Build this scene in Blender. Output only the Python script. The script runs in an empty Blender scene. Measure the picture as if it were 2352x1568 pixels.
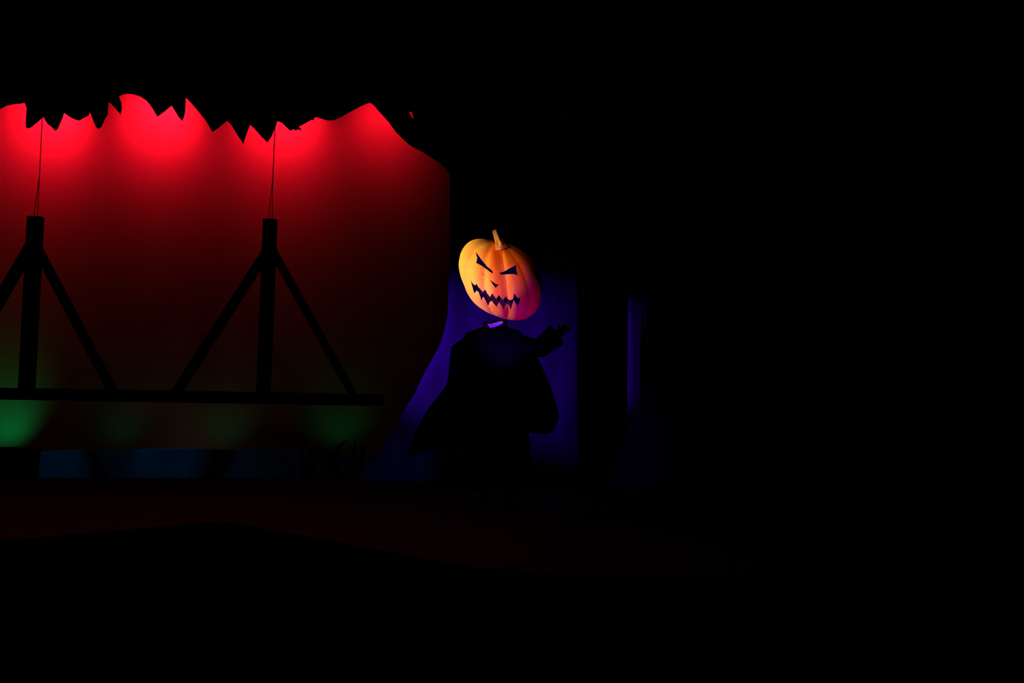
import bpy, bmesh, math, random
from mathutils import Vector, Matrix, noise
from mathutils.geometry import tessellate_polygon
random.seed(4)
S = bpy.context.scene
COL = S.collection

# ------------------------------------------------------------------ camera
F, CX, CY = 3710.0, 1176.0, 784.0           # focal length in pixels of the 2352 x 1568 frame
CAMZ = 1.06                                 # lens height above the stage deck
PITCH = math.atan(85.0 / F)                 # lens tilted slightly up: horizon 85 px under the middle
cd = bpy.data.cameras.new('camera')
cd.sensor_fit = 'HORIZONTAL'; cd.sensor_width = 36.0
cd.lens = 36.0 * F / 2352.0
cd.clip_end = 200
cam = bpy.data.objects.new('camera', cd); COL.objects.link(cam)
cam.location = (0, 0, CAMZ)
cam.rotation_euler = (math.pi / 2 + PITCH, 0, 0)
S.camera = cam

def P(x, y, Y):
    """stage coordinates of a point seen at (x, y) that stands Y metres from the lens"""
    u, v = (x - CX) / F, (CY - y) / F
    c, s = math.cos(PITCH), math.sin(PITCH)
    d = Vector((u, c - v * s, s + v * c))
    t = Y / d.y
    return Vector((d.x * t, Y, CAMZ + d.z * t))

# ------------------------------------------------------------------ world, exposure
S.view_settings.view_transform = 'Standard'
S.view_settings.look = 'None'
S.view_settings.gamma = 1.0
S.view_settings.exposure = 0.0
S.view_settings.use_curve_mapping = False
w = bpy.data.worlds.new('dark_hall'); S.world = w
w.use_nodes = True
w.node_tree.nodes['Background'].inputs[0].default_value = (0.5, 0.6, 1.0, 1)
w.node_tree.nodes['Background'].inputs[1].default_value = 0.00012

# ------------------------------------------------------------------ stage lamps
def aim(o, target):
    o.rotation_euler = (Vector(target) - o.location).to_track_quat('-Z', 'Y').to_euler()

def spot(name, loc, target, color, power, angle, blend, radius=0.05):
    l = bpy.data.lights.new(name, 'SPOT'); l.color = color; l.energy = power
    l.spot_size = math.radians(angle); l.spot_blend = blend; l.shadow_soft_size = radius
    o = bpy.data.objects.new(name, l); COL.objects.link(o)
    o.location = loc; aim(o, target); return o

# the row of red cyclorama floods hung behind the leaf border
RED = (1.0, 0.0038, 0.017)
for px, pw in ((-150, 48), (112, 64), (368, 60), (642, 64), (870, 15)):
    p = P(px, 200 if px < 800 else 222, 17.50)
    spot('red_flood', p, P(px, 274 if px < 800 else 300, 17.99), RED, pw * 1.12, 116, 1.0, 0.06)
# green footlights on the floor behind the ground row
for px, pw in ((5, 1.25), (270, .075), (515, .085), (775, .15)):
    p = P(px, 1026, 17.55)
    spot('green_footlight', p, P(px, 935, 18.0), (0.0, 1.0, 0.20), pw, 105, 1.0, 0.05)
spot('warm_fill', P(430, 1040, 17.36), P(430, 900, 18.0), (1.0, .72, .42), .12, 165, 1.0, .1)  # added warm fill that lifts the dim foot of the backcloth, no stage lamp
# ultraviolet-blue profile lamps from the left wing, grazing the trees
spot('violet_profile', Vector((-5.6, 13.1, 2.0)), P(1088, 822, 16.1), (0.45, 0.0, 1.0), 1000, 17.9, 1.0, .06)
spot('violet_profile', Vector((-5.6, 16.45, 1.25)), P(1446, 815, 14.95), (0.55, 0.0, 1.0), 850, 9.5, .8, .05)
# amber key, orange front lamp and violet uplight on the pumpkin
spot('amber_key', Vector((-5.6, 12.65, 2.25)), P(1140, 630, 13.9), (1.0, .66, .25), 1900, 8.6, .35, .05)
spot('orange_front', Vector((-1.5, 5.2, 1.95)), P(1144, 636, 13.9), (1.0, .30, .055), 1750, 4.1, .6, .05)
spot('violet_fill', Vector((0.0, 12.6, 0.05)), P(1165, 690, 13.9), (0.22, .0, 1.0), 190, 24, .6, .05)
# blue washes on the ground row and on the roots
for px, pw, an in ((138, 95, 10), (270, 30, 14), (390, 75, 13), (520, 32, 16), (660, 16, 18), (800, 11, 16)):
    p = P(px, 1066, 17.23)
    spot('blue_wash', Vector((p.x, 16.10, 4.6)), p, (.0, .42, 1.0), pw * 1.35, an, 1.0, .05)
spot('blue_wash', Vector((0.2, 12.5, 4.6)), P(915, 1090, 16.2), (.35, .9, 1.0), 60, 9, 1.0, .05)
spot('blue_wash', Vector((1.2, 12.5, 4.6)), P(1440, 1110, 15), (.5, .8, 1.0), 16, 10, 1.0, .05)

# ------------------------------------------------------------------ materials
def mat(name, color, rough=.9, noise_scale=None, color2=None, bump=0.0, bump_scale=40, stretch=(1, 1, 1), spec=.2):
    m = bpy.data.materials.new(name); m.use_nodes = True
    n, l = m.node_tree.nodes, m.node_tree.links
    b = n['Principled BSDF']
    b.inputs['Base Color'].default_value = (*color, 1); b.inputs['Roughness'].default_value = rough
    b.inputs['Specular IOR Level'].default_value = spec
    tc = n.new('ShaderNodeTexCoord'); mp = n.new('ShaderNodeMapping')
    mp.inputs['Scale'].default_value = stretch
    l.new(tc.outputs['Object'], mp.inputs['Vector'])
    if noise_scale:
        t = n.new('ShaderNodeTexNoise'); t.inputs['Scale'].default_value = noise_scale
        t.inputs['Detail'].default_value = 5
        r = n.new('ShaderNodeMix'); r.data_type = 'RGBA'
        r.inputs[6].default_value = (*color, 1); r.inputs[7].default_value = (*color2, 1)
        cr = n.new('ShaderNodeMapRange'); cr.inputs[1].default_value = .35; cr.inputs[2].default_value = .65
        l.new(mp.outputs[0], t.inputs['Vector']); l.new(t.outputs['Fac'], cr.inputs[0])
        l.new(cr.outputs[0], r.inputs[0]); l.new(r.outputs[2], b.inputs['Base Color'])
    if bump:
        t = n.new('ShaderNodeTexNoise'); t.inputs['Scale'].default_value = bump_scale
        t.inputs['Detail'].default_value = 4
        bp = n.new('ShaderNodeBump'); bp.inputs['Strength'].default_value = bump
        l.new(mp.outputs[0], t.inputs['Vector']); l.new(t.outputs['Fac'], bp.inputs['Height'])
        l.new(bp.outputs[0], b.inputs['Normal'])
    return m

M = {}
M['cyc'] = mat('white_cyclorama_cloth', (.80, .79, .77), .95, 60, (.74, .73, .71), .12, 220, (.25, 1, 1.6))
M['black_cloth'] = mat('black_masking_cloth', (.0035, .0035, .004), 1, spec=0.0)
M['leaf'] = mat('black_painted_leaf_cloth', (.003, .0035, .003), 1, 8, (.005, .006, .004), spec=0.0)
M['bark'] = mat('indigo_painted_bark', (.050, .020, .30), .95, 3.5, (.034, .013, .21), .35, 14, (2.2, 2.2, .5), spec=.03)
M['bark_dark'] = mat('dark_indigo_painted_bark', (.020, .014, .10), .95, 4, (.012, .008, .06), .35, 14, (2.2, 2.2, .5), spec=.03)
M['bridge'] = mat('black_stained_timber', (.006, .005, .005), .95, 6, (.004, .003, .003), .2, 30, (.3, 1, 3), spec=.02)
M['wire'] = mat('steel_wire', (.03, .02, .02), .6)
M['deck'] = mat('black_stage_deck', (.005, .005, .0065), .8, 5, (.0035, .0035, .005), .15, 30, spec=.08)
M['hall'] = mat('dark_hall_floor', (.09, .06, .06), .9, spec=.05)
M['ground'] = mat('blue_grey_painted_bank', (.20, .24, .30), .95, 2.2, (.12, .15, .2), .3, 18, spec=.05)
M['grass'] = mat('dark_green_painted_grass', (.006, .010, .006), .9, spec=.02)
M['rock'] = mat('black_painted_block', (.003, .003, .003), .95, 6, (.005, .005, .005), .3, 12, spec=.02)
M['coat'] = mat('black_wool', (.006, .005, .011), 1, 40, (.004, .0035, .008), .2, 200, spec=.02)
M['cape'] = mat('black_cape_cloth', (.004, .0035, .008), 1, 25, (.003, .0025, .006), .15, 120, spec=.01)
M['glove'] = mat('black_glove_leather', (.005, .004, .005), .8, spec=.1)
M['boot'] = mat('black_boot_leather', (.006, .005, .006), .55, spec=.3)
M['linen'] = mat('white_linen', (.60, .62, .95), .9, spec=.1)
M['flesh'] = mat('pale_pumpkin_flesh', (.85, .62, .32), .75, 20, (.80, .50, .22), spec=.2)
M['lit_inside'] = mat('violet_lit_inside', (.08, .02, .70), .95, spec=.02)  # violet light in the hollow, put into the colour of the inner wall
M['stem'] = mat('pale_brown_pumpkin_stem', (.70, .36, .10), .8, 9, (.42, .17, .05), .5, 30, (4, 4, .6), spec=.15)

# ------------------------------------------------------------------ object helpers
def link(name, me, m=None, parent=None, smooth=False, inv=True):
    o = bpy.data.objects.new(name, me); COL.objects.link(o)
    if m and not me.materials: me.materials.append(m)
    if smooth:
        for p in me.polygons: p.use_smooth = True
    if parent:
        o.parent = parent
        if inv: o.matrix_parent_inverse = Matrix.Translation(-parent.location)
    return o

def obj(name, bm, m, parent=None, smooth=False):
    bmesh.ops.remove_doubles(bm, verts=bm.verts, dist=1e-5)
    bmesh.ops.recalc_face_normals(bm, faces=bm.faces)
    me = bpy.data.meshes.new(name); bm.to_mesh(me); bm.free()
    return link(name, me, m, parent, smooth)

def thing(name, label, cat, loc, group=None):
    o = bpy.data.objects.new(name, None); COL.objects.link(o)
    o.location = loc; o.empty_display_size = .1
    o['label'] = label; o['category'] = cat
    if group: o['group'] = group
    return o

def tag(o, label, cat, group=None):
    o['label'] = label; o['category'] = cat
    if group: o['group'] = group
    return o

def structure(o):
    o['kind'] = 'structure'; return o

def prism(bm, loops, d0, d1):
    """flat cut-out: loops are lists of points of one plane (outer, then holes); d0, d1 offsets along Y"""
    tris = tessellate_polygon(loops)
    pts = [p for lp in loops for p in lp]
    a = [bm.verts.new(p + Vector((0, d0, 0))) for p in pts]
    b = [bm.verts.new(p + Vector((0, d1, 0))) for p in pts]
    for t in tris:
        try:
            bm.faces.new([a[i] for i in t]); bm.faces.new([b[i] for i in reversed(t)])
        except ValueError: pass
    k = 0
    for lp in loops:
        n = len(lp)
        for i in range(n):
            j = (i + 1) % n
            bm.faces.new((a[k + i], a[k + j], b[k + j], b[k + i]))
        k += n

def box_between(bm, p, q, wid, dep, up=Vector((0, 1, 0))):
    """timber from p to q, wid across in the XZ plane, dep along Y"""
    d = (q - p).normalized(); n = d.cross(up).normalized()
    vs = []
    for c in (p, q):
        for s, t in ((-1, -1), (1, -1), (1, 1), (-1, 1)):
            vs.append(bm.verts.new(c + n * s * wid / 2 + up * t * dep / 2))
    for f in ((0, 1, 2, 3), (7, 6, 5, 4), (0, 4, 5, 1), (1, 5, 6, 2), (2, 6, 7, 3), (3, 7, 4, 0)):
        bm.faces.new([vs[i] for i in f])

def bevel(bm, w):
    bmesh.ops.recalc_face_normals(bm, faces=bm.faces)
    bmesh.ops.bevel(bm, geom=list(bm.edges), offset=w, segments=1, affect='EDGES')

def tube(bm, pts, rad, n=10, cap=True, squash=None):
    rings = []
    for i, p in enumerate(pts):
        d = (pts[min(i + 1, len(pts) - 1)] - pts[max(i - 1, 0)]).normalized()
        a = d.orthogonal().normalized() if i == 0 else (prev - d * prev.dot(d)).normalized()
        prev = a; b = d.cross(a)
        r = rad[i] if isinstance(rad, (list, tuple)) else rad
        rings.append([bm.verts.new(p + (a * math.cos(2 * math.pi * k / n) + b * math.sin(2 * math.pi * k / n)) * r) for k in range(n)])
    for r0, r1 in zip(rings, rings[1:]):
        for k in range(n): bm.faces.new((r0[k], r0[(k + 1) % n], r1[(k + 1) % n], r1[k]))
    if cap:
        bm.faces.new(rings[0][::-1]); bm.faces.new(rings[-1])
    return rings

def lerp_rows(rows, y):
    if y <= rows[0][0]: return rows[0][1:]
    for a, b in zip(rows, rows[1:]):
        if a[0] <= y <= b[0]:
            t = (y - a[0]) / (b[0] - a[0])
            return tuple(u + (v - u) * t for u, v in zip(a[1:], b[1:]))
    return rows[-1][1:]

# ------------------------------------------------------------------ the setting
# stage deck: its front edge is set back in the middle
front = [P(-700, 1305, 9.3), P(0, 1240, 10.6), P(515, 1195, 12.06), P(1080, 1300, 9.12), P(1250, 1315, 8.82), P(3200, 1330, 8.5)]
outline = [Vector((p.x, p.y, 0)) for p in front] + [Vector((9, 22, 0)), Vector((-9, 22, 0))]
bm = bmesh.new()
top = [bm.verts.new(p) for p in outline]; bot = [bm.verts.new(p - Vector((0, 0, .92))) for p in outline]
bm.faces.new(top); bm.faces.new(bot[::-1])
for i in range(len(top)):
    j = (i + 1) % len(top); bm.faces.new((top[i], top[j], bot[j], bot[i]))
structure(obj('floor', bm, M['deck']))
bm = bmesh.new()
bm.faces.new([bm.verts.new(v) for v in ((-12, -3, -.92), (12, -3, -.92), (12, 22, -.92), (-12, 22, -.92))])
structure(obj('floor', bm, M['hall']))
bm = bmesh.new()
prism(bm, [[Vector((-9, 20, 0)), Vector((9, 20, 0)), Vector((9, 20, 7)), Vector((-9, 20, 7))]], 0, .15)
structure(obj('wall_back', bm, M['black_cloth']))

# cyclorama
a, b = P(-420, 1086, 18), P(1240, 1086, 18)
bm = bmesh.new()
nx, nz = 120, 30
grid = []
for i in range(nx + 1):
    x = a.x + (b.x - a.x) * i / nx
    col = []
    for k in range(nz + 1):
        z = .004 + 5.0 * k / nz
        col.append(bm.verts.new((x, 18 + .004 * math.sin(x * 2.1 + .4) + .003 * noise.noise((x * .8, 0, z * .3)), z)))
    grid.append(col)
for i in range(nx):
    for k in range(nz): bm.faces.new((grid[i][k], grid[i + 1][k], grid[i + 1][k + 1], grid[i][k + 1]))
cyc = thing('cyclorama', 'tall plain stage backcloth glowing red from lamps above behind the bridge', 'backdrop', (0, 18, 0))
c = obj('backcloth', bm, M['cyc'], cyc, True)
sm = c.modifiers.new('thickness', 'SOLIDIFY'); sm.thickness = .004; sm.offset = 1
bm = bmesh.new(); tube(bm, [Vector((a.x - .1, 18.0, 5.03)), Vector((b.x + .1, 18.0, 5.03))], .03, 12)
obj('batten', bm, M['wire'], cyc, True)

# ------------------------------------------------------------------ tree trunks
def trunk_mesh(rows, Y, bulge, seed, n=56, ystep=14, amp=.022):
    bm = bmesh.new(); rings = []
    y0, y1 = rows[0][0], rows[-1][0]
    ny = max(8, int((y1 - y0) / ystep))
    for i in range(ny + 1):
        y = y0 + (y1 - y0) * i / ny
        xl, xr = lerp_rows(rows, y)
        l, r = P(xl, y, Y), P(xr, y, Y)
        hw = (r.x - l.x) / 2; cx = (r.x + l.x) / 2; z = max(l.z, 0.0)
        ring = []
        for k in range(n):
            th = 2 * math.pi * k / n
            ct, st = math.cos(th), math.sin(th)
            ridge = noise.noise((cx + ct * 2.6 * hw * 3.2, st * 4, z * .45 + seed)) + .5 * noise.noise((ct * hw * 16, st * 9, z * 1.1 + seed))
            keep = 1 - abs(ct) ** 6
            dep = bulge * min(hw, .62) * (1.0 if st > 0 else .5)
            yy = Y - dep * math.copysign(abs(st) ** .8, st) - ridge * amp * keep * (1 if st > 0 else 0)
            ring.append(bm.verts.new((cx + hw * ct, yy, z)))
        rings.append(ring)
    for r0, r1 in zip(rings, rings[1:]):
        for k in range(n): bm.faces.new((r0[k], r0[(k + 1) % n], r1[(k + 1) % n], r1[k]))
    bm.faces.new(rings[0]); bm.faces.new(rings[-1][::-1])
    return bm

T1 = 16.2
base1 = 869 + F * CAMZ / T1
rows1 = [(-140, 1030, 1345), (300, 1033, 1336), (402, 1033, 1332), (580, 1032.5, 1331), (680, 1030, 1330), (726, 1028, 1330), (757, 1021, 1330),
         (791, 1011, 1330), (822, 994, 1330), (860, 973, 1330), (905, 952, 1330), (943, 928, 1330), (984, 904, 1330), (1020, 882, 1331),
         (1043, 866, 1332), (1075, 836, 1334), (base1, 806, 1338)]
tree = thing('tree', 'thick violet-lit tree trunk with flared root behind the caped figure', 'tree', P(1180, base1, T1))
obj('trunk', trunk_mesh(rows1, T1, .09, 2.0), M['bark'], tree, True)
# the bough whose underside closes the red opening at its upper right
low = [(1180, 470), (1033, 402), (1020, 383), (1005, 371), (985, 358.5), (967, 347), (946, 337), (934, 328), (908, 302.4), (893, 281), (865, 250), (854.5, 237), (838, 215), (820, 190)]
wid = [60, 60, 58, 58, 56, 54, 52, 50, 44, 40, 34, 30, 24, 18]
bm = bmesh.new(); pts = []; rad = []
for i, (x, y) in enumerate(low):
    x0, y0 = low[max(i - 1, 0)]; x1, y1 = low[min(i + 1, len(low) - 1)]
    d = Vector((x1 - x0, y1 - y0)).normalized(); nrm = Vector((-d.y, d.x))
    if nrm.y > 0: nrm = -nrm
    r = wid[i] * .5
    pts.append(P(x + nrm.x * r, y + nrm.y * r, T1)); rad.append(r * T1 / F)
tube(bm, pts, rad, 14)
obj('bough', bm, M['leaf'], tree, True)

T2 = 14.95
base2 = 869 + F * CAMZ / T2
rows2 = [(-180, 1446, 1580), (680, 1443, 1578), (960, 1441, 1578), (1000, 1439, 1579), (1040, 1425, 1582), (1085, 1405, 1590), (base2, 1385, 1606)]
t2 = thing('tree', 'slim dark tree whose left edge catches a violet strip', 'tree', P(1510, base2, T2))
obj('trunk', trunk_mesh(rows2, T2, .42, 7.3), M['bark'], t2, True)
T3 = 15.6
base3 = 869 + F * CAMZ / T3
rows3 = [(-180, 1625, 1800), (700, 1622, 1798), (960, 1622, 1800), (1030, 1620, 1815), (1080, 1612, 1850), (base3, 1600, 1895)]
t3 = thing('tree', 'nearly invisible dark tree standing farthest right, root spreading right', 'tree', P(1720, base3, T3))
obj('trunk', trunk_mesh(rows3, T3, .5, 11.1), M['bark_dark'], t3, True)

# ------------------------------------------------------------------ leaf border (a hanging cut cloth with leaf tips along its hem)
TB = 15.9
hem = [(-420, 262), (-300, 240), (-180, 270), (-60, 268), (0, 251), (14, 243), (32, 239), (44, 238.5), (57, 236), (61.5, 249), (60, 269.5), (59, 283), (60, 292.5), (65, 295), (73, 291), (85, 281), (100, 268),
       (104, 276), (110, 285.5), (117, 290), (125, 298), (128, 300), (132, 297), (139, 281), (144, 269.5), (147, 259), (158, 267), (170, 273.5), (181, 277), (192, 271), (204, 265), (206, 257),
       (210, 265), (216, 281), (221.5, 292.5), (226, 295.5), (232, 292), (241, 273), (247, 262.5), (248, 244), (249.5, 234.5), (257, 240), (267.5, 252), (277, 263), (280, 249), (278.5, 235), (273, 222),
       (281, 217), (294, 215), (308, 217), (324, 222.5), (337.5, 232), (349, 246.5), (361.5, 268), (376.5, 257), (394, 242.5), (402, 254.5), (411, 269.5), (419, 278), (424, 262.5), (426, 242), (426.5, 224),
       (436, 233), (450, 249), (473, 277.5), (488, 303), (503, 292.5), (522, 277), (530.6, 286), (546, 311), (559, 330.5), (566, 307.5), (574.5, 286.6), (584, 295), (599.5, 312.6), (614, 327), (622.5, 315), (632, 293.5), (637, 278),
       (647, 281.5), (666, 300), (676, 296.6), (679, 300), (683.7, 297), (692, 299), (691, 295), (686, 291), (701.5, 283), (715.5, 275), (720, 277), (721.4, 271), (726, 269), (737, 272), (750, 276.4), (766.5, 276.4), (783, 269), (806, 256), (826.5, 245), (844, 237), (850, 236)]
valleys = [(57, 236), (100, 268), (147, 259), (206, 257), (249.5, 234.5), (273, 222), (308, 217), (394, 242.5), (426.5, 224), (522, 277), (574.5, 286.6), (637, 278), (726, 269), (850, 236)]
# the cloth itself follows the notches; every tip between two notches is a leaf sewn on
def vidx(v): return hem.index(v)
start = [h for h in hem[:vidx((57, 236))]]
cloth = start + [(57, 236)]
leaves = []
for v0, v1 in zip(valleys, valleys[1:]):
    seg = hem[vidx(v0):vidx(v1) + 1]
    if v0 == (273, 222): cloth += seg[1:]; continue       # the smooth arch stays with the cloth
    leaves.append(seg); cloth.append(v1)
right = [(865, 246), (893, 277), (920, 305), (960, 335), (1010, 366), (1060, 410), (1120, 440), (1335, 430), (1420, 380), (1520, 402), (1640, 366), (1760, 398), (1900, 360), (2050, 392), (2220, 350), (2420, 380), (2800, 360), (2800, -180), (-420, -180)]
outer = [P(x, y, TB) for x, y in cloth + right]
hole = [P(x, y, TB) for x, y in ((939, 257), (946.5, 257), (950, 275), (945, 268))]
border = thing('leaf_border', 'black cloth border with jagged leaf tips hanging over the red opening', 'stage drape', P(600, 0, TB))
bm = bmesh.new(); prism(bm, [outer, hole], -.004, .004)
obj('border_cloth', bm, M['leaf'], border)
for i, seg in enumerate(leaves):
    bm = bmesh.new()
    cx = sum(p[0] for p in seg) / len(seg); wd = seg[-1][0] - seg[0][0]
    ymin = min(seg[0][1], seg[-1][1])
    crown = [(seg[-1][0] - wd * .12, seg[-1][1] - 14), (cx + wd * .1, ymin - 34 - .25 * wd), (cx - wd * .1, ymin - 34 - .25 * wd), (seg[0][0] + wd * .12, seg[0][1] - 14)]
    yy = TB - .012 - .006 * (i % 3)
    prism(bm, [[P(x, y, yy) for x, y in seg + crown]], -.004, .004 if i % 3 else .008)
    obj('leaf', bm, M['leaf'], border)
# the upper edge cloth over the frame is tied to a pipe
bm = bmesh.new(); q0, q1 = P(-430, -185, TB), P(2810, -185, TB)
tube(bm, [q0, q1], .03, 12); obj('batten', bm, M['wire'], border, True)

# ------------------------------------------------------------------ flown truss bridge
TR = 16.9
def Q(x, y): return P(x, y, TR)
mpx = TR / F                                       # metres per pixel at the bridge
bridge = thing('truss_bridge', 'black timber truss bridge hung from wires before the red backcloth', 'bridge', Q(420, 911))
def timber(name, p, q, wpx, dep, bv=.006):
    bm = bmesh.new(); box_between(bm, p, q, wpx * mpx, dep); bevel(bm, bv)
    return obj(name, bm, M['bridge'], bridge)
timber('deck_beam', Q(-560, 894), Q(882, 918.5), 27, .16)
posts = [((82, 497), (61, 896), 33), ((621, 503), (605, 903), 30), ((-478, 492), (-500, 890), 33)]
for (t, b_, wpx) in posts:
    timber('king_post', Q(*t), Q(*b_), wpx, .13)
braces = [((84, 566), (264, 908), 20), ((70, 566), (-125, 905), 25),
          ((620, 567), (399, 910), 21), ((621, 566), (818, 918), 18), ((-478, 566), (-285, 903), 20)]
for (t, b_, wpx) in braces:
    timber('diagonal_brace', Q(*t), Q(*b_), wpx, .09, .004)
for k, (tx, ty, mx, my, pxx, pyy, lab) in enumerate((
        (107, 60, 91, 400, 82, 499, 'thin wire holding up the left post of the black bridge'),
        (642, 60, 627, 400, 621, 505, 'thin wire holding up the right post of the black bridge'))):
    root = thing('suspension_wire', lab, 'wire', Q(pxx, pyy), 'bridge suspension wires')
    bm = bmesh.new()
    tube(bm, [Q(tx + (tx - mx) * .7, ty - 240), Q(tx, ty), Q(mx, my)], .0048, 8); obj('wire', bm, M['wire'], root, True)
    for s in (-1, 1):
        bm = bmesh.new(); tube(bm, [Q(mx, my), Q(pxx + s * 4, pyy)], .0042, 6); obj('bridle', bm, M['wire'], root, True)

# ------------------------------------------------------------------ ground row, block and grass
TG = 17.25
gtop = [(60, 1039), (95, 1037), (140, 1034), (200, 1033.5), (250, 1035), (310, 1032), (360, 1029.5), (430, 1029), (480, 1031), (540, 1034), (600, 1032), (640, 1031), (690, 1037), (730, 1041), (790, 1043), (850, 1042), (920, 1045), (1000, 1050)]
gb = 869 + F * CAMZ / TG
bm = bmesh.new()
prism(bm, [[P(x, y, TG) for x, y in gtop] + [P(1000, gb, TG), P(-20, gb, TG), P(-20, 1040, TG)]], -.02, .02)
gr = thing('ground_row', 'low blue-lit painted bank along the foot of the red backcloth', 'scenery flat', P(420, gb, TG))
obj('bank', bm, M['ground'], gr)
for x in (200, 480, 760):                       # jacks that hold the flat up
    bm = bmesh.new(); p = P(x, gb, TG)
    prism2 = [p + Vector((0, .02, .002)), p + Vector((0, .26, .002)), p + Vector((0, .02, .26))]
    v0 = [bm.verts.new(q + Vector((-.012, 0, 0))) for q in prism2]; v1 = [bm.verts.new(q + Vector((.012, 0, 0))) for q in prism2]
    bm.faces.new(v0); bm.faces.new(v1[::-1])
    for i in range(3): bm.faces.new((v0[i], v0[(i + 1) % 3], v1[(i + 1) % 3], v1[i]))
    obj('jack', bm, M['bridge'], gr)

TK = 16.75
kb = 869 + F * CAMZ / TK
bm = bmesh.new()
prism(bm, [[P(x, y, TK) for x, y in ((-260, 1031), (-160, 1024), (-60, 1030), (0, 1027), (52, 1029), (84, 1031), (86, 1045), (80, 1080), (78, kb), (-260, kb))]], -.14, .14)
bevel(bm, .01)
tag(obj('stage_block', bm, M['rock']), 'low black block at the left end of the blue bank', 'block')

def blade(pts_px, w0, Y, parent):
    bm = bmesh.new()
    L, R = [], []
    n = len(pts_px)
    for i, (x, y) in enumerate(pts_px):
        x0, y0 = pts_px[max(i - 1, 0)]; x1, y1 = pts_px[min(i + 1, n - 1)]
        d = Vector((x1 - x0, y1 - y0)).normalized(); nr = Vector((-d.y, d.x)) * w0 * (1 - (i / (n - 1)) ** 1.6 * .92)
        L.append(P(x - nr.x, y - nr.y, Y)); R.append(P(x + nr.x, y + nr.y, Y))
    prism(bm, [L + R[::-1]], -.006, .006)
    obj('blade', bm, M['grass'], parent)
TGR = 17.1
g1 = thing('grass_tuft', 'dark grass tuft with one stubby blade leaning left on the bank', 'grass', P(705, 869 + F * CAMZ / TGR, TGR))
blade([(706, 1099), (712, 1060), (710, 1035), (703, 1017), (688, 1004)], 9, TGR, g1)
blade([(712, 1099), (722, 1060), (738, 1038), (752, 1030)], 6, TGR, g1)
blade([(700, 1099), (696, 1065), (694, 1045), (690, 1032)], 6, TGR, g1)
g2 = thing('grass_tuft', 'dark grass tuft of three spread blades beside the tree root', 'grass', P(815, 869 + F * CAMZ / TGR, TGR))
blade([(782, 1099), (772, 1060), (772, 1033), (782, 1020), (802, 1006)], 5.5, TGR, g2)
blade([(813, 1099), (813, 1060), (814, 1030), (816, 1006)], 5, TGR, g2)
blade([(826, 1099), (828, 1060), (835, 1030), (848, 1018), (862, 1008)], 5.5, TGR, g2)

# ------------------------------------------------------------------ the caped figure
TA = 14.0
def A(x, y, dy=0.0):
    p = P(x, y, TA); p.y += dy; return p
fb = 869 + F * CAMZ / TA
person = thing('person', 'person in a black coat and cape with high collar, one arm raised sideways', 'person', A(1142, fb))
person.location.z = 0

def skin_mesh(verts, edges, radii, sub=2):
    me = bpy.data.meshes.new('skin'); me.from_pydata(verts, edges, [])
    o = bpy.data.objects.new('skin', me); COL.objects.link(o)
    sk = o.modifiers.new('s', 'SKIN'); sk.use_smooth_shade = True
    for i, d in enumerate(me.skin_vertices[0].data):
        r = radii[i]; d.radius = r if isinstance(r, tuple) else (r, r)
        d.use_root = (i == 0)
    if sub:
        sb = o.modifiers.new('u', 'SUBSURF'); sb.levels = sub; sb.render_levels = sub
    dg = bpy.context.evaluated_depsgraph_get()
    out = bpy.data.meshes.new_from_object(o.evaluated_get(dg))
    bpy.data.objects.remove(o)
    return out

V, E, R = [], [], []
def J(p, r, frm=None):
    V.append(p); R.append(r); i = len(V) - 1
    if frm is not None: E.append((frm, i))
    return i
pel = J(A(1137, 930), .14)
sp1 = J(A(1137, 880), .13, pel)
sp2 = J(A(1137, 820), .15, sp1)
ch = J(A(1137, 785), .14, sp2)
nk = J(A(1138, 757), .06, ch)
J(A(1138, 745), .058, nk)
# the hanging arm (left in the picture), under the cape
s = J(A(1084, 780), .07, ch); e = J(A(1066, 855, .02), .052, s); wri = J(A(1070, 918, -.06), .036, e)
handL = J(A(1073, 934, -.08), .034, wri)
# the raised arm
s = J(A(1190, 782), .07, ch); e2 = J(A(1240, 803, .0), .052, s); w2 = J(A(1276, 772, -.06), .042, e2)
handR = J(A(1294, 757, -.085), .040, J(A(1286, 763, -.075), .046, w2))
for sx, kx, ax in ((1117, 1110, 1104), (1160, 1166, 1172)):
    h = J(A(sx, 952), .095, pel); k = J(A(kx, 1035, -.03), .066, h); a_ = J(A(ax, 1125, .02), .042, k)
    f = J(A(ax - (3 if ax < 1140 else -3), fb - 11, -.06), .038, a_); J(A(ax - (5 if ax < 1140 else -5), fb - 8, -.16), .03, f)
body = skin_mesh(V, E, R)
bmB = bmesh.new(); bmB.from_mesh(body)
def finger(pts, r0):
    vs = [tuple(p) for p in pts]
    m_ = skin_mesh(vs, [(i, i + 1) for i in range(len(vs) - 1)], [r0 * (1 - .13 * i) for i in range(len(vs))], 1)
    bmB.from_mesh(m_)
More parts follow.
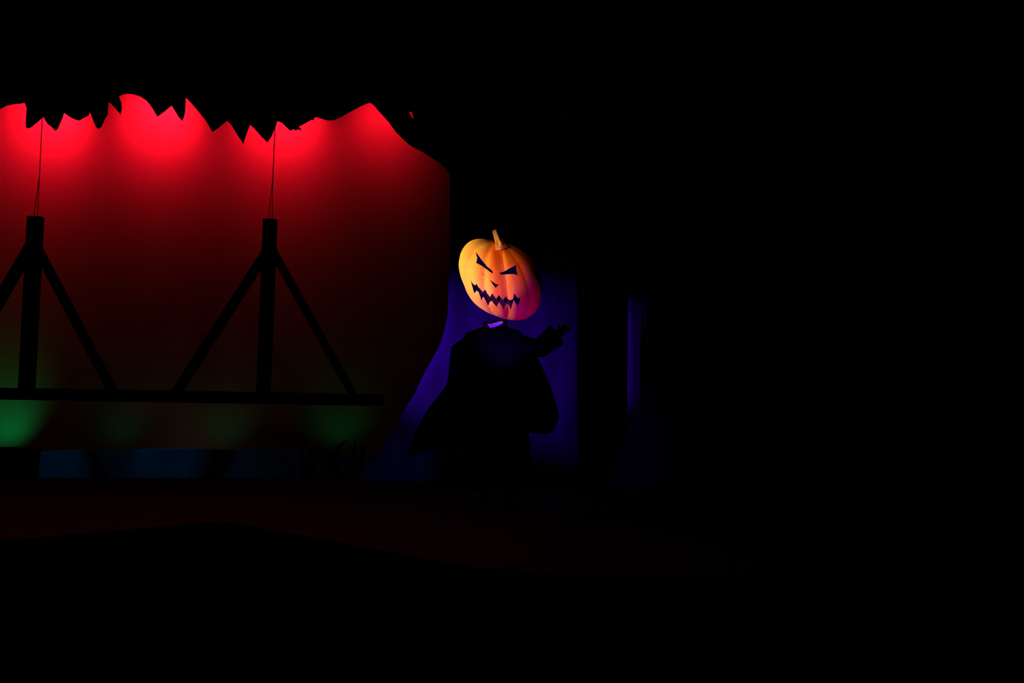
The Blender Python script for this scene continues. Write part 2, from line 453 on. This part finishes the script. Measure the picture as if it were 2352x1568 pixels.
# raised hand: palm turned up, four fingers and a thumb, half open
hp = A(1290, 760, -.085)
for k in range(4):
    an = math.radians(8 + 21 * k); ln = (.80, .96, 1.0, .92)[k]
    d = Vector((math.cos(an), 0, math.sin(an)))
    q0 = hp + d * .010; q1 = hp + d * .040
    q2 = q1 + (d * .027 + Vector((0, -.008, 0))) * ln; q3 = q2 + (d * .016 + Vector((0, -.016, 0))) * ln; q4 = q3 + (d * .004 + Vector((0, -.014, 0))) * ln
    finger([q0, q1, q2, q3, q4], .0155)
d = Vector((-.55, -.1, .8))
finger([hp + Vector((-.016, -.012, .004)), hp + d * .036, hp + d * .058 + Vector((.002, -.008, 0)), hp + d * .072 + Vector((.010, -.016, 0))], .0175)
hp = A(1073, 934, -.08)
for k in range(4):
    off = Vector((-.03 + .02 * k, -.01, -.01)); ln = (.78, .95, 1.0, .9)[k]
    q0 = hp + off * .5; q1 = hp + off + Vector((0, -.006, -.042)); q2 = q1 + Vector((0, -.01, -.03)) * ln; q3 = q2 + Vector((0, .004, -.024)) * ln
    finger([q0, q1, q2, q3], .0105)
finger([hp + Vector((.02, -.01, 0)), hp + Vector((.042, -.022, -.02)), hp + Vector((.048, -.03, -.045))], .0115)
me = bpy.data.meshes.new('body'); bmB.to_mesh(me); bmB.free()
link('body', me, M['glove'], person, True)

def loft(rows, Y, n=40, folds=0, amp=0.0, phase=0.0, cap=True):
    bm = bmesh.new(); rings = []
    y0 = rows[0][0]; y1 = rows[-1][0]
    for (y, xl, xr, dep) in rows:
        l, r = P(xl, y, Y), P(xr, y, Y)
        cx, hw = (l.x + r.x) / 2, (r.x - l.x) / 2
        t = (y - y0) / max(1, y1 - y0)
        ring = []
        for k in range(n):
            th = 2 * math.pi * k / n
            f = 1 + amp * t * math.sin(folds * th + phase)
            ring.append(bm.verts.new((cx + hw * math.cos(th) * f, Y + dep * math.sin(th) * f, l.z)))
        rings.append(ring)
    for r0, r1 in zip(rings, rings[1:]):
        for k in range(n): bm.faces.new((r0[k], r0[(k + 1) % n], r1[(k + 1) % n], r1[k]))
    if cap:
        bm.faces.new(rings[0]); bm.faces.new(rings[-1][::-1])
    return bm
coat_rows = [(751, 1108, 1167, .075), (757, 1088, 1186, .10), (763, 1072, 1198, .12), (778, 1062, 1206, .14), (800, 1060, 1208, .155), (840, 1066, 1204, .155), (880, 1074, 1200, .15), (905, 1078, 1197, .145),
             (930, 1076, 1200, .16), (970, 1072, 1208, .18), (1010, 1068, 1214, .20), (1062, 1066, 1220, .215), (1066, 1070, 1216, .205)]
dense = []
for a_, b_ in zip(coat_rows, coat_rows[1:]):
    for q in range(3): dense.append(tuple(u + (v - u) * q / 3 for u, v in zip(a_, b_)))
dense.append(coat_rows[-1])
coat = obj('coat', loft(dense, TA, 48, 9, .045, 1.0), M['coat'], person, True)
bm = bmesh.new()
front_x = 1138
for y in (800, 830, 860, 890):
    p = P(front_x + 4, y, TA - .163)
    bmesh.ops.create_uvsphere(bm, u_segments=10, v_segments=6, radius=.011, matrix=Matrix.Translation(p) @ Matrix.Diagonal((1, .5, 1, 1)))
obj('buttons', bm, M['boot'], coat, True)['kind'] = 'stuff'
# belt
obj('belt', loft([(900, 1074, 1201, .155), (902, 1072, 1203, .16), (914, 1072, 1203, .16), (916, 1074, 1201, .155)], TA, 48), M['boot'], coat, True)
# raised sleeve, wide at the cuff
bm = bmesh.new()
sl = [A(1180, 785), A(1205, 793), A(1228, 800), A(1240, 799, -.01), A(1255, 787, -.03), A(1268, 777, -.045), A(1276, 771, -.055)]
tube(bm, sl, [.078, .082, .084, .088, .088, .086, .076], 20)
obj('sleeve', bm, M['coat'], person, True)
bm = bmesh.new()
tube(bm, [A(1261, 783, -.038), A(1264, 780, -.04), A(1277, 770, -.056), A(1279, 768.5, -.058)], [.086, .096, .100, .088], 20)
obj('cuff', bm, M['coat'], person, True)
# high stand-up collar, open at the front top
def collar_ring(x0, x1, ytop, ybot, thick, Y, n=36, dep=.085):
    bm = bmesh.new(); rg = []
    for k in range(n):
        th = 2 * math.pi * k / n
        for rr, yy in ((1, 'b'), (1, 't'), (1 - thick, 't'), (1 - thick, 'b')):
            sn = math.sin(th)                               # +1 back, -1 front
            cxp = (x0 + x1) / 2; hw = (x1 - x0) / 2 * (1.0 if yy == 't' else .94)
            tt = ytop + (4 if sn < 0 else -2) * abs(sn) - math.cos(th) * 2.5
            p = P(cxp + hw * rr * math.cos(th), tt if yy == 't' else ybot, Y)
            p.y = Y + dep * rr * sn; rg.append(bm.verts.new(p))
    for k in range(n):
        a4 = [rg[4 * k + i] for i in range(4)]; b4 = [rg[4 * ((k + 1) % n) + i] for i in range(4)]
        for i in range(4): bm.faces.new((a4[i], a4[(i + 1) % 4], b4[(i + 1) % 4], b4[i]))
    return bm
obj('collar', collar_ring(1109, 1166, 738, 757, .10, TA), M['coat'], person, True)
# white neckcloth showing at the front of the collar
bm = bmesh.new()
prism(bm, [[P(x, y, TA - .093) for x, y in ((1119, 743), (1126, 744), (1135, 741.5), (1146, 738.5), (1154, 737), (1156, 741), (1149, 746), (1138, 750), (1126, 753), (1123, 750))]], -.006, .004)
bevel(bm, .002)
nc = obj('neckcloth', bm, M['linen'], person); nc['label'] = 'pale neckcloth lit violet in the collar opening'
# cape
edge = [(756, 1096, 1180), (775, 1070, 1198), (783, 1058, 1206), (789, 1043, 1214), (797, 1037, 1220), (830, 1034, 1238), (860, 1031, 1252), (888, 1025, 1264), (912, 1006, 1272), (936, 986, 1279), (950, 978, 1283), (966, 968, 1281), (984, 959, 1272), (1020, 945, 1240), (1060, 932, 1220)]
bm = bmesh.new(); nu, nv = 72, 30; g = []
for i in range(nu + 1):
    u = i / nu
    th = math.radians(212 - 244 * u)      # left front, round the back, right front
    ct, sn = math.cos(th), math.sin(th)
    hem_y = 1022 + 26 * (-ct) if ct < 0 else 1022 - 32 * ct
    hem_y += 6 * math.sin(5 * th)
    colv = []
    for j in range(nv + 1):
        v = j / nv; y = 757 + (hem_y - 757) * v
        xl, xr = lerp_rows(edge, y)
        l, r = P(xl, y, TA), P(xr, y, TA)
        cx, hw = (l.x + r.x) / 2, (r.x - l.x) / 2
        dep = .10 + .18 * v ** .7
        fo = 1 + .06 * v * math.sin(11 * th + 2 * v) * (1 - abs(ct) ** 8)
        colv.append(bm.verts.new((cx + hw * ct, TA + .05 + dep * sn * fo, l.z)))
    g.append(colv)
for i in range(nu):
    for j in range(nv): bm.faces.new((g[i][j], g[i + 1][j], g[i + 1][j + 1], g[i][j + 1]))
cape = obj('cape', bm, M['cape'], person, True)
sm = cape.modifiers.new('thickness', 'SOLIDIFY'); sm.thickness = .006; sm.offset = 1
# boots
for kx, ax, sg in ((1110, 1104, -1), (1166, 1172, 1)):
    bm = bmesh.new()
    z0 = [A(kx, 1048, -.03), A((kx + ax) / 2, 1085, -.012), A(ax, 1122, .02), A(ax, fb - 14, .01)]
    tube(bm, z0, [.082, .066, .055, .055], 16)
    c0 = A(ax, fb, 0); c0.z = 0
    prof = [(.075, .05), (.03, .052), (-.06, .048), (-.13, .045), (-.19, .035), (-.215, .012)]
    rings = []
    for dy, hw in prof:
        h = .10 if dy > -.05 else (.075 if dy > -.16 else .055)
        cx = c0.x + sg * .02 * max(0, -dy) * 5 * .3
        rings.append([bm.verts.new((cx + hw * ct * (1 if zz < .9 else .6), c0.y + dy, .002 + h * zz)) for ct, zz in ((-1, 0), (1, 0), (1, .45), (.8, .95), (-.8, .95), (-1, .45))])
    for r0, r1 in zip(rings, rings[1:]):
        for k in range(6): bm.faces.new((r0[k], r0[(k + 1) % 6], r1[(k + 1) % 6], r1[k]))
    bm.faces.new(rings[0]); bm.faces.new(rings[-1][::-1])
    obj('boot', bm, M['boot'], person, True)

# ------------------------------------------------------------------ the carved pumpkin
TP = 13.95
PC = (1150.0, 642.0)
C0 = P(PC[0], PC[1], TP)
mp = TP / F
sil = [(1148, 556), (1132, 551), (1112, 548), (1092, 549), (1076.5, 555.5), (1061, 573), (1054.5, 592), (1053, 609), (1056, 626), (1066, 653), (1076.5, 678), (1084, 689), (1105, 708.5), (1134, 723), (1163, 732), (1191, 736), (1210, 731), (1228, 718), (1239, 701), (1246, 672), (1243, 638), (1233, 615), (1218, 592), (1197, 575), (1172, 560), (1161, 557)]
pol = sorted((math.atan2(-(y - PC[1]), x - PC[0]), math.hypot(x - PC[0], y - PC[1])) for x, y in sil)
pol = [(pol[-1][0] - 2 * math.pi, pol[-1][1])] + pol + [(pol[0][0] + 2 * math.pi, pol[0][1])]
def Rsil(phi):
    acc = 0; 
    for d in (-.08, -.04, 0, .04, .08):
        ph = phi + d
        while ph < -math.pi: ph += 2 * math.pi
        while ph > math.pi: ph -= 2 * math.pi
        for (a0, r0), (a1, r1) in zip(pol, pol[1:]):
            if a0 <= ph <= a1:
                acc += r0 + (r1 - r0) * (ph - a0) / (a1 - a0); break
    return acc / 5
axis = Vector((-.10, -.36, .93)).normalized()            # stem axis (towards the lens is -Y)
ex = Vector((1, 0, 0)); ex = (ex - axis * ex.dot(axis)).normalized(); ey = axis.cross(ex)
NR = 10
DEP = 80 * mp
def rib(p):
    d = p.normalized(); lon = math.atan2(d.dot(ey), d.dot(ex)) + .16; lat = abs(d.dot(axis))
    c = abs(math.sin(NR * lon / 2))
    return (c ** .55 - .75) * .075 * (1 - lat ** 6)
nphi, nt = 144, 60
def surf(phi, t, sc=1.0):
    r = Rsil(phi) * mp * math.sin(t) ** .9 if t < math.pi - 1e-6 else 0
    p = Vector((r * math.cos(phi), -DEP * math.cos(t), r * math.sin(phi)))
    if p.length > 1e-6:
        rim = math.sin(t) ** 10
        p = p * (1 + rib(p) * (1 - .75 * rim))
    return p * sc
def shell(sc):
    bm = bmesh.new()
    f0 = bm.verts.new(surf(0, 1e-5, sc)); rings = []
    for j in range(1, nt):
        t = math.pi * j / nt
        rings.append([bm.verts.new(surf(-math.pi + 2 * math.pi * k / nphi, t, sc)) for k in range(nphi)])
    f1 = bm.verts.new(Vector((0, DEP * sc, 0)))
    for k in range(nphi):
        bm.faces.new((f0, rings[0][(k + 1) % nphi], rings[0][k])); bm.faces.new((f1, rings[-1][k], rings[-1][(k + 1) % nphi]))
    for r0, r1 in zip(rings, rings[1:]):
        for k in range(nphi): bm.faces.new((r0[k], r0[(k + 1) % nphi], r1[(k + 1) % nphi], r1[k]))
    bmesh.ops.recalc_face_normals(bm, faces=bm.faces)
    return bm

# pumpkin skin: orange ribs mottled with yellow, lit left and shaded right tones painted in
m = bpy.data.materials.new('orange_pumpkin_skin'); m.use_nodes = True
n, l = m.node_tree.nodes, m.node_tree.links
bsdf = n['Principled BSDF']; bsdf.inputs['Roughness'].default_value = .6; bsdf.inputs['Specular IOR Level'].default_value = .25
tc = n.new('ShaderNodeTexCoord'); mpn = n.new('ShaderNodeMapping'); mpn.inputs['Scale'].default_value = (11, 8, 3.0)
l.new(tc.outputs['Object'], mpn.inputs[0])
t1 = n.new('ShaderNodeTexNoise'); t1.inputs['Scale'].default_value = 1.0; t1.inputs['Detail'].default_value = 4
l.new(mpn.outputs[0], t1.inputs['Vector'])
rmp = n.new('ShaderNodeValToRGB'); cr = rmp.color_ramp
cr.elements[0].position = .32; cr.elements[0].color = (.80, .15, .018, 1)
cr.elements[1].position = .70; cr.elements[1].color = (.95, .52, .12, 1)
e_ = cr.elements.new(.50); e_.color = (.92, .30, .04, 1)
l.new(t1.outputs['Fac'], rmp.inputs[0])
t2 = n.new('ShaderNodeTexNoise'); t2.inputs['Scale'].default_value = 38; t2.inputs['Detail'].default_value = 2
l.new(tc.outputs['Object'], t2.inputs['Vector'])
mr = n.new('ShaderNodeMapRange'); mr.inputs[1].default_value = .66; mr.inputs[2].default_value = .74; mr.inputs[3].default_value = 0; mr.inputs[4].default_value = .55
l.new(t2.outputs['Fac'], mr.inputs[0])
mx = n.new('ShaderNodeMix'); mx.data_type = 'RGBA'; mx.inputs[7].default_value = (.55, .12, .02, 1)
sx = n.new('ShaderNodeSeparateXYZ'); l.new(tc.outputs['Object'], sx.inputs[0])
lit_side = n.new('ShaderNodeMapRange'); lit_side.interpolation_type = 'SMOOTHSTEP'  # yellow of the lamp-lit left cheek painted into the skin
lit_side.inputs[1].default_value = -.30; lit_side.inputs[2].default_value = .02; lit_side.inputs[3].default_value = .75; lit_side.inputs[4].default_value = 0
l.new(sx.outputs[0], lit_side.inputs[0])
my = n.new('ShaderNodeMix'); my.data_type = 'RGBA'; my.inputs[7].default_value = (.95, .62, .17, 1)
red = n.new('ShaderNodeMapRange'); red.interpolation_type = 'SMOOTHSTEP'  # deep red of the shaded right cheek painted into the skin
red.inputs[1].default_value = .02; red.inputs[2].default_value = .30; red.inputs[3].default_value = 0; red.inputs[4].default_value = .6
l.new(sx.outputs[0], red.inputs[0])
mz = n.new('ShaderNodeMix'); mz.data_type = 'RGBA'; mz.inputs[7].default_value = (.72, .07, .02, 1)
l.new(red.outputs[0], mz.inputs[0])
l.new(lit_side.outputs[0], my.inputs[0]); l.new(rmp.outputs[0], my.inputs[6])
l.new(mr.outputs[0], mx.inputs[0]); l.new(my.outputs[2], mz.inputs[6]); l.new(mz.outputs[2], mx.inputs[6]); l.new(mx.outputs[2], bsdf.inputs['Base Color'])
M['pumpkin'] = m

pk = thing('pumpkin', 'carved orange jack-o-lantern with fanged grin above the dark collar', 'pumpkin', C0)
carve = {
 'eye_l': [(487, 425), (560, 528), (625, 605), (690, 665), (697, 700), (640, 660), (570, 605), (497, 565), (512, 510)],
 'eye_r': [(772, 690), (830, 670), (890, 635), (968, 590), (972, 655), (992, 716), (930, 700), (850, 705), (785, 710)],
 'nose': [(655, 762), (690, 790), (735, 822), (768, 818), (728, 866), (690, 815)],
 'mouth': [(432, 770), (455, 805), (485, 830), (500, 808), (520, 845), (545, 870), (575, 905), (605, 880), (625, 920), (660, 965), (690, 925), (712, 960), (738, 985), (765, 945), (785, 975), (815, 1000), (850, 960), (870, 995), (905, 1005), (935, 990), (945, 920), (965, 955), (990, 985), (1022, 970), (1008, 1030), (990, 1082), (960, 1040), (940, 1005), (922, 1060), (905, 1118), (885, 1070), (865, 1042), (840, 1065), (820, 1115), (795, 1065), (765, 1030), (738, 1080), (705, 1045), (680, 1010), (655, 1025), (638, 1065), (615, 1020), (590, 970), (572, 965), (560, 1008), (540, 950), (525, 905), (500, 890), (475, 922), (458, 870)],
}
def cutter(pts):
    bm = bmesh.new()
    loop = [P(1000 + x * .19129, 500 + y * .19129, TP) - C0 for x, y in pts]
    prism(bm, [loop], -.6, 0.0)
    bmesh.ops.recalc_face_normals(bm, faces=bm.faces)
    me = bpy.data.meshes.new('cut'); bm.to_mesh(me); bm.free(); me.materials.append(M['flesh'])
    o = bpy.data.objects.new('cut', me); COL.objects.link(o); return o
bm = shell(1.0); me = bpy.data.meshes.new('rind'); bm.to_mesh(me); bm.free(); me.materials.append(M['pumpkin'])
tmp = bpy.data.objects.new('tmp', me); COL.objects.link(tmp)
bm = shell(.90); me2 = bpy.data.meshes.new('inner'); bm.to_mesh(me2); bm.free(); me2.materials.append(M['lit_inside'])
inner = bpy.data.objects.new('inner', me2); COL.objects.link(inner)
cuts = [inner] + [cutter(p) for p in carve.values()]
for c in cuts:
    bo = tmp.modifiers.new('b', 'BOOLEAN'); bo.operation = 'DIFFERENCE'; bo.solver = 'EXACT'; bo.object = c; bo.material_mode = 'TRANSFER'
dg = bpy.context.evaluated_depsgraph_get()
res = bpy.data.meshes.new_from_object(tmp.evaluated_get(dg)); res.name = 'rind'
for c in cuts + [tmp]: bpy.data.objects.remove(c)
rind = bpy.data.objects.new('rind', res); COL.objects.link(rind); rind.parent = pk
for p in res.polygons: p.use_smooth = True
res.set_sharp_from_angle(angle=math.radians(40))
# stem
bm = bmesh.new()
stem_px = [(1153, 577, -.22), (1150, 568, -.205), (1146, 556, -.19), (1143, 546, -.18), (1140.5, 538, -.175), (1139.5, 532.5, -.172)]
sp = []
for x, y, dy in stem_px:
    p = P(x, y, TP) - C0; p.y = dy; sp.append(p)
rings = []
sr = [15, 11.5, 9, 8, 7.8, 7.2]
for i, p in enumerate(sp):
    d = (sp[min(i + 1, 5)] - sp[max(i - 1, 0)]).normalized(); a_ = Vector((0, 1, 0)).cross(d).normalized(); b_ = d.cross(a_)
    rings.append([bm.verts.new(p + (a_ * math.cos(2 * math.pi * k / 20) + b_ * math.sin(2 * math.pi * k / 20)) * sr[i] * mp * (1 + .16 * math.cos(5 * 2 * math.pi * k / 20 + i * .25))) for k in range(20)])
for r0, r1 in zip(rings, rings[1:]):
    for k in range(20): bm.faces.new((r0[k], r0[(k + 1) % 20], r1[(k + 1) % 20], r1[k]))
bm.faces.new(rings[0][::-1]); bm.faces.new(rings[-1])
st = obj('stem', bm, M['stem'], None, True); st.parent = pk
